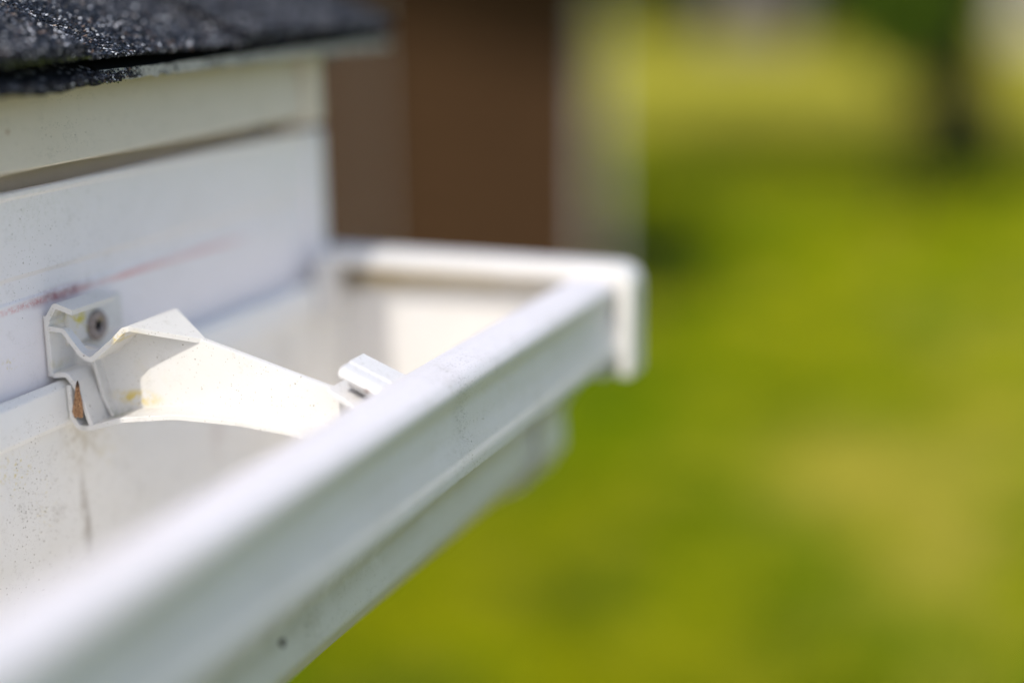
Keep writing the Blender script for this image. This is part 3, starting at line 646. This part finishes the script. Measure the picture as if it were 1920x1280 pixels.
web = [(1.4, -108.0), (6.4, -108.2), (11.4, -109.4), (15.4, -110), (24, -103.2), (29.2, -99.4), (43.5, -102.7), (46.5, -103.5), (60, -107.0), (75, -111.0), (87.5, -114.2), (94, -116.6), (99, -120), (103, -128.6),
       (84, -125.4), (64, -123.8), (43, -123.9), (25, -126.5), (13.8, -130), (11.4, -122.5), (8.8, -117.2), (6.4, -114.8), (1.4, -115.2)]
v, f = prism_verts(web, 373.0, 375.2); meshobj('web', v, f, m_br, brk, kL, bevel=0.0002)
pts = fillet([(10.2, -109.0), (11.2, -115), (13.2, -123.2), (16.2, -128.6)], [0, 6, 6, 0], 5)
v, f = strip_verts(pts, 1.0, 369.6, 373.2); meshobj('rib', v, f, m_br, brk, kL, smooth=True, bevel=0.0003)
v, f = prism_verts([(1.7, -108), (3.4, -107.4), (3.4, -96.6), (1.7, -96.2)], 369, 396); meshobj('screw_pad', v, f, m_br, brk, kL, bevel=0.0006)
# the clip that grips the gutter's front rim: a C-shaped section swept down the slope
def sweep(profile, x0, x1, z0, slope):
    """profile in (y, dz); swept from x0 to x1 along a slope"""
    n = len(profile); V = []
    for x in (x0, x1):
        for y, dz in profile: V.append(mm(x, y, z0+slope*(x-x0)+dz))
    return V, [tuple(range(n)), tuple(range(2*n-1, n-1, -1))]+[(i, (i+1) % n, n+(i+1) % n, n+i) for i in range(n)]
m_cl = bp('clip_vinyl', 15, (0.68, 0.67, 0.66), extra=[((101.5, 368, -112.6), (1.4, 8, 1.3), (0.16, 0.05, 0.03), 1.0, 0, 0, 0), ((101, 376, -107), (9, 12, 6), (0.20, 0.19, 0.17), 0.75, 1.6, 0.57, 0.64)], specks=1.5)
up_p = [(369.6, -3.4), (367.2, -2.4), (366.9, -1.2), (367.8, -0.1), (369.5, 0.35), (373.4, 0.45), (374.4, 0.8), (383, 0.85), (383, -6.4), (372.5, -6.4), (372.5, -3.4)]
c1 = sweep(up_p, 93.0, 109.5, -106.9, -0.40)
lo_p = [(366.2, 0), (384, 0), (384, -1.9), (366.2, -1.9)]
c2 = sweep(lo_p, 89.7, 108, -112.6, -0.46)
V, Fc = merge(c1, c2); meshobj('clip', V, Fc, m_cl, brk, kL, bevel=0.00035)
c3 = sweep([(373.0, -2.0), (375.2, -2.0), (375.2, -12), (373.0, -12)], 94, 104, -114.0, -0.46); meshobj('foot', *c3, m_cl, brk, kL, bevel=0.0002)

# ------------------------------------------------------------------ screw
sL = (0.006, 0.3823, H-0.1041)
scr = thing('screw', sL, 'dull grey dark-recessed screw fixing the plastic bracket to the fascia', 'screw')
ms = NT('screw_metal', sL)
k1 = ms.ramp(ms.noise(0.9, 4, 0.7), 0.35, 0.65); c = ms.mix(k1, (0.24, 0.19, 0.165), (0.40, 0.34, 0.31))
c = ms.mix(ms.math('MULTIPLY', ms.blob((5.5, 383.0, -102.9), (4, 2.0, 1.3)), ms.ramp(ms.noise(1.6, 3), 0.35, 0.55)), c, (0.35, 0.29, 0.05))
ms.l(c, ms.b.inputs['Base Color']); ms.b.inputs['Metallic'].default_value = 0.35; ms.b.inputs['Roughness'].default_value = 0.55; ms.bump(ms.noise(2.0, 4, 0.7), 0.5, 0.0004)
def lathe_x(prof, n, cx, cy, cz):
    """prof: (x offset, radius) pairs, axis along x, mm"""
    V = []; Fc = []
    for x, r in prof:
        for k in range(n):
            a = 2*math.pi*k/n; V.append(mm(cx+x, cy+r*math.cos(a), cz+r*math.sin(a)))
    for i in range(len(prof)-1):
        for k in range(n): Fc.append((i*n+k, i*n+(k+1) % n, (i+1)*n+(k+1) % n, (i+1)*n+k))
    Fc.append(tuple(range(n))); Fc.append(tuple(range((len(prof)-1)*n, len(prof)*n)))
    return V, Fc
CX, CY, CZ = 3.45, 382.3, -104.2
v, f = lathe_x([(0, 4.6), (0.4, 4.75), (0.9, 4.4), (1.2, 3.6), (1.22, 2.8), (0.9, 2.0), (0.3, 1.3)], 40, CX, CY, CZ)
meshobj('head', v, f, ms.m, scr, sL, smooth=True)
m_dk = plain('recess_dark', (0.012, 0.009, 0.006), 0.95, 1000, 1.0, 0.3)
c1 = box_vf(0, 0, 0, 0, 0, 0)
def cross_arm(dy, dz, x0, x1):
    a, b, cc, e, q, r2 = CX+x0, CX+x1, CY-dy, CY+dy, CZ-dz, CZ+dz
    V = [mm(x, y, z) for z in (q, r2) for y in (cc, e) for x in (a, b)]; return V, box_vf(0, 1, 0, 1, 0, 1)[1]
V, Fc = merge(cross_arm(1.6, 0.38, 0.2, 0.80), cross_arm(0.38, 1.6, 0.2, 0.803)); meshobj('recess', V, Fc, m_dk, scr, sL)  # solid dark cross filling the drive recess
v, f = lathe_x([(-12, 0.4), (-9, 1.7), (0.1, 1.8)], 14, CX, CY, CZ); meshobj('shank', v, f, ms.m, scr, sL)

# ------------------------------------------------------------------ dead leaf fragment wedged in the hook
lL = (0.0098, 0.3613, H-0.121)
ml = NT('dry_leaf', lL)
nz = ms and ml.ramp(ml.noise(3.2, 3, 0.7), 0.44, 0.56); c = ml.mix(nz, (0.11, 0.045, 0.018), (0.60, 0.34, 0.17))
edge = ml.ramp(ml.sep.outputs[2], -118.2, -116.6); c = ml.mix(edge, c, (0.05, 0.025, 0.015))
ml.l(c, ml.b.inputs['Base Color']); ml.b.inputs['Roughness'].default_value = 0.8; ml.bump(ml.noise(2.5, 4, 0.7), 0.8, 0.0005)
outl2 = [(10.9, -115.6), (11.3, -117.0), (11.35, -118.8), (11.7, -121.5), (11.8, -124.6), (11.75, -126.6), (11.0, -127.0), (10.0, -126.6), (9.3, -127.2), (8.7, -126.8), (8.0, -125.3), (8.6, -123.4), (9.4, -121.2), (9.9, -118.4), (10.4, -116.6)]
V = []; n = len(outl2)
for t_ in (0, 0.28):
    for x, z in outl2: V.append(mm(x, 361.0+t_+0.22*(x-10)**2*0.3+0.05*math.sin(z*1.3), z))
leaf = thing('dead_leaf_fragment', lL, 'small brown dried leaf fragment wedged in the bracket hook', 'leaf')
Fc = [tuple(range(n)), tuple(range(2*n-1, n-1, -1))]+[(i, (i+1) % n, n+(i+1) % n, n+i) for i in range(n)]
meshobj('blade', V, Fc, ml.m, leaf, lL)
v, f = tube_vf([mm(10.8, 360.95, -115.9), mm(10.5, 360.9, -121), mm(10.1, 360.95, -126.5)], [0.00012, 0.00016, 0.0001], 6); meshobj('midrib', v, f, ml.m, leaf, lL)

# ------------------------------------------------------------------ dirt lump on the gutter's lower face
dL = (0.1045, 0.3075, H-0.1625)
V = []; Fc = []
bm = bmesh.new(); bmesh.ops.create_icosphere(bm, subdivisions=2, radius=0.0015)
rr = random.Random(4)
for q in bm.verts: q.co *= rr.uniform(0.75, 1.2); q.co.x *= 0.5
me = bpy.data.meshes.new('dirt_lump'); bm.to_mesh(me); bm.free(); me.materials.append(plain('dried_mud', (0.035, 0.018, 0.014), 0.9, 1000, 1.0, 0.3))
o = link(bpy.data.objects.new('dirt_lump', me)); o.location = (0.0936, 0.3285, H-0.1714)
tag(o, 'tiny dark lump of dirt stuck on the lower outer face of the gutter', 'dirt')
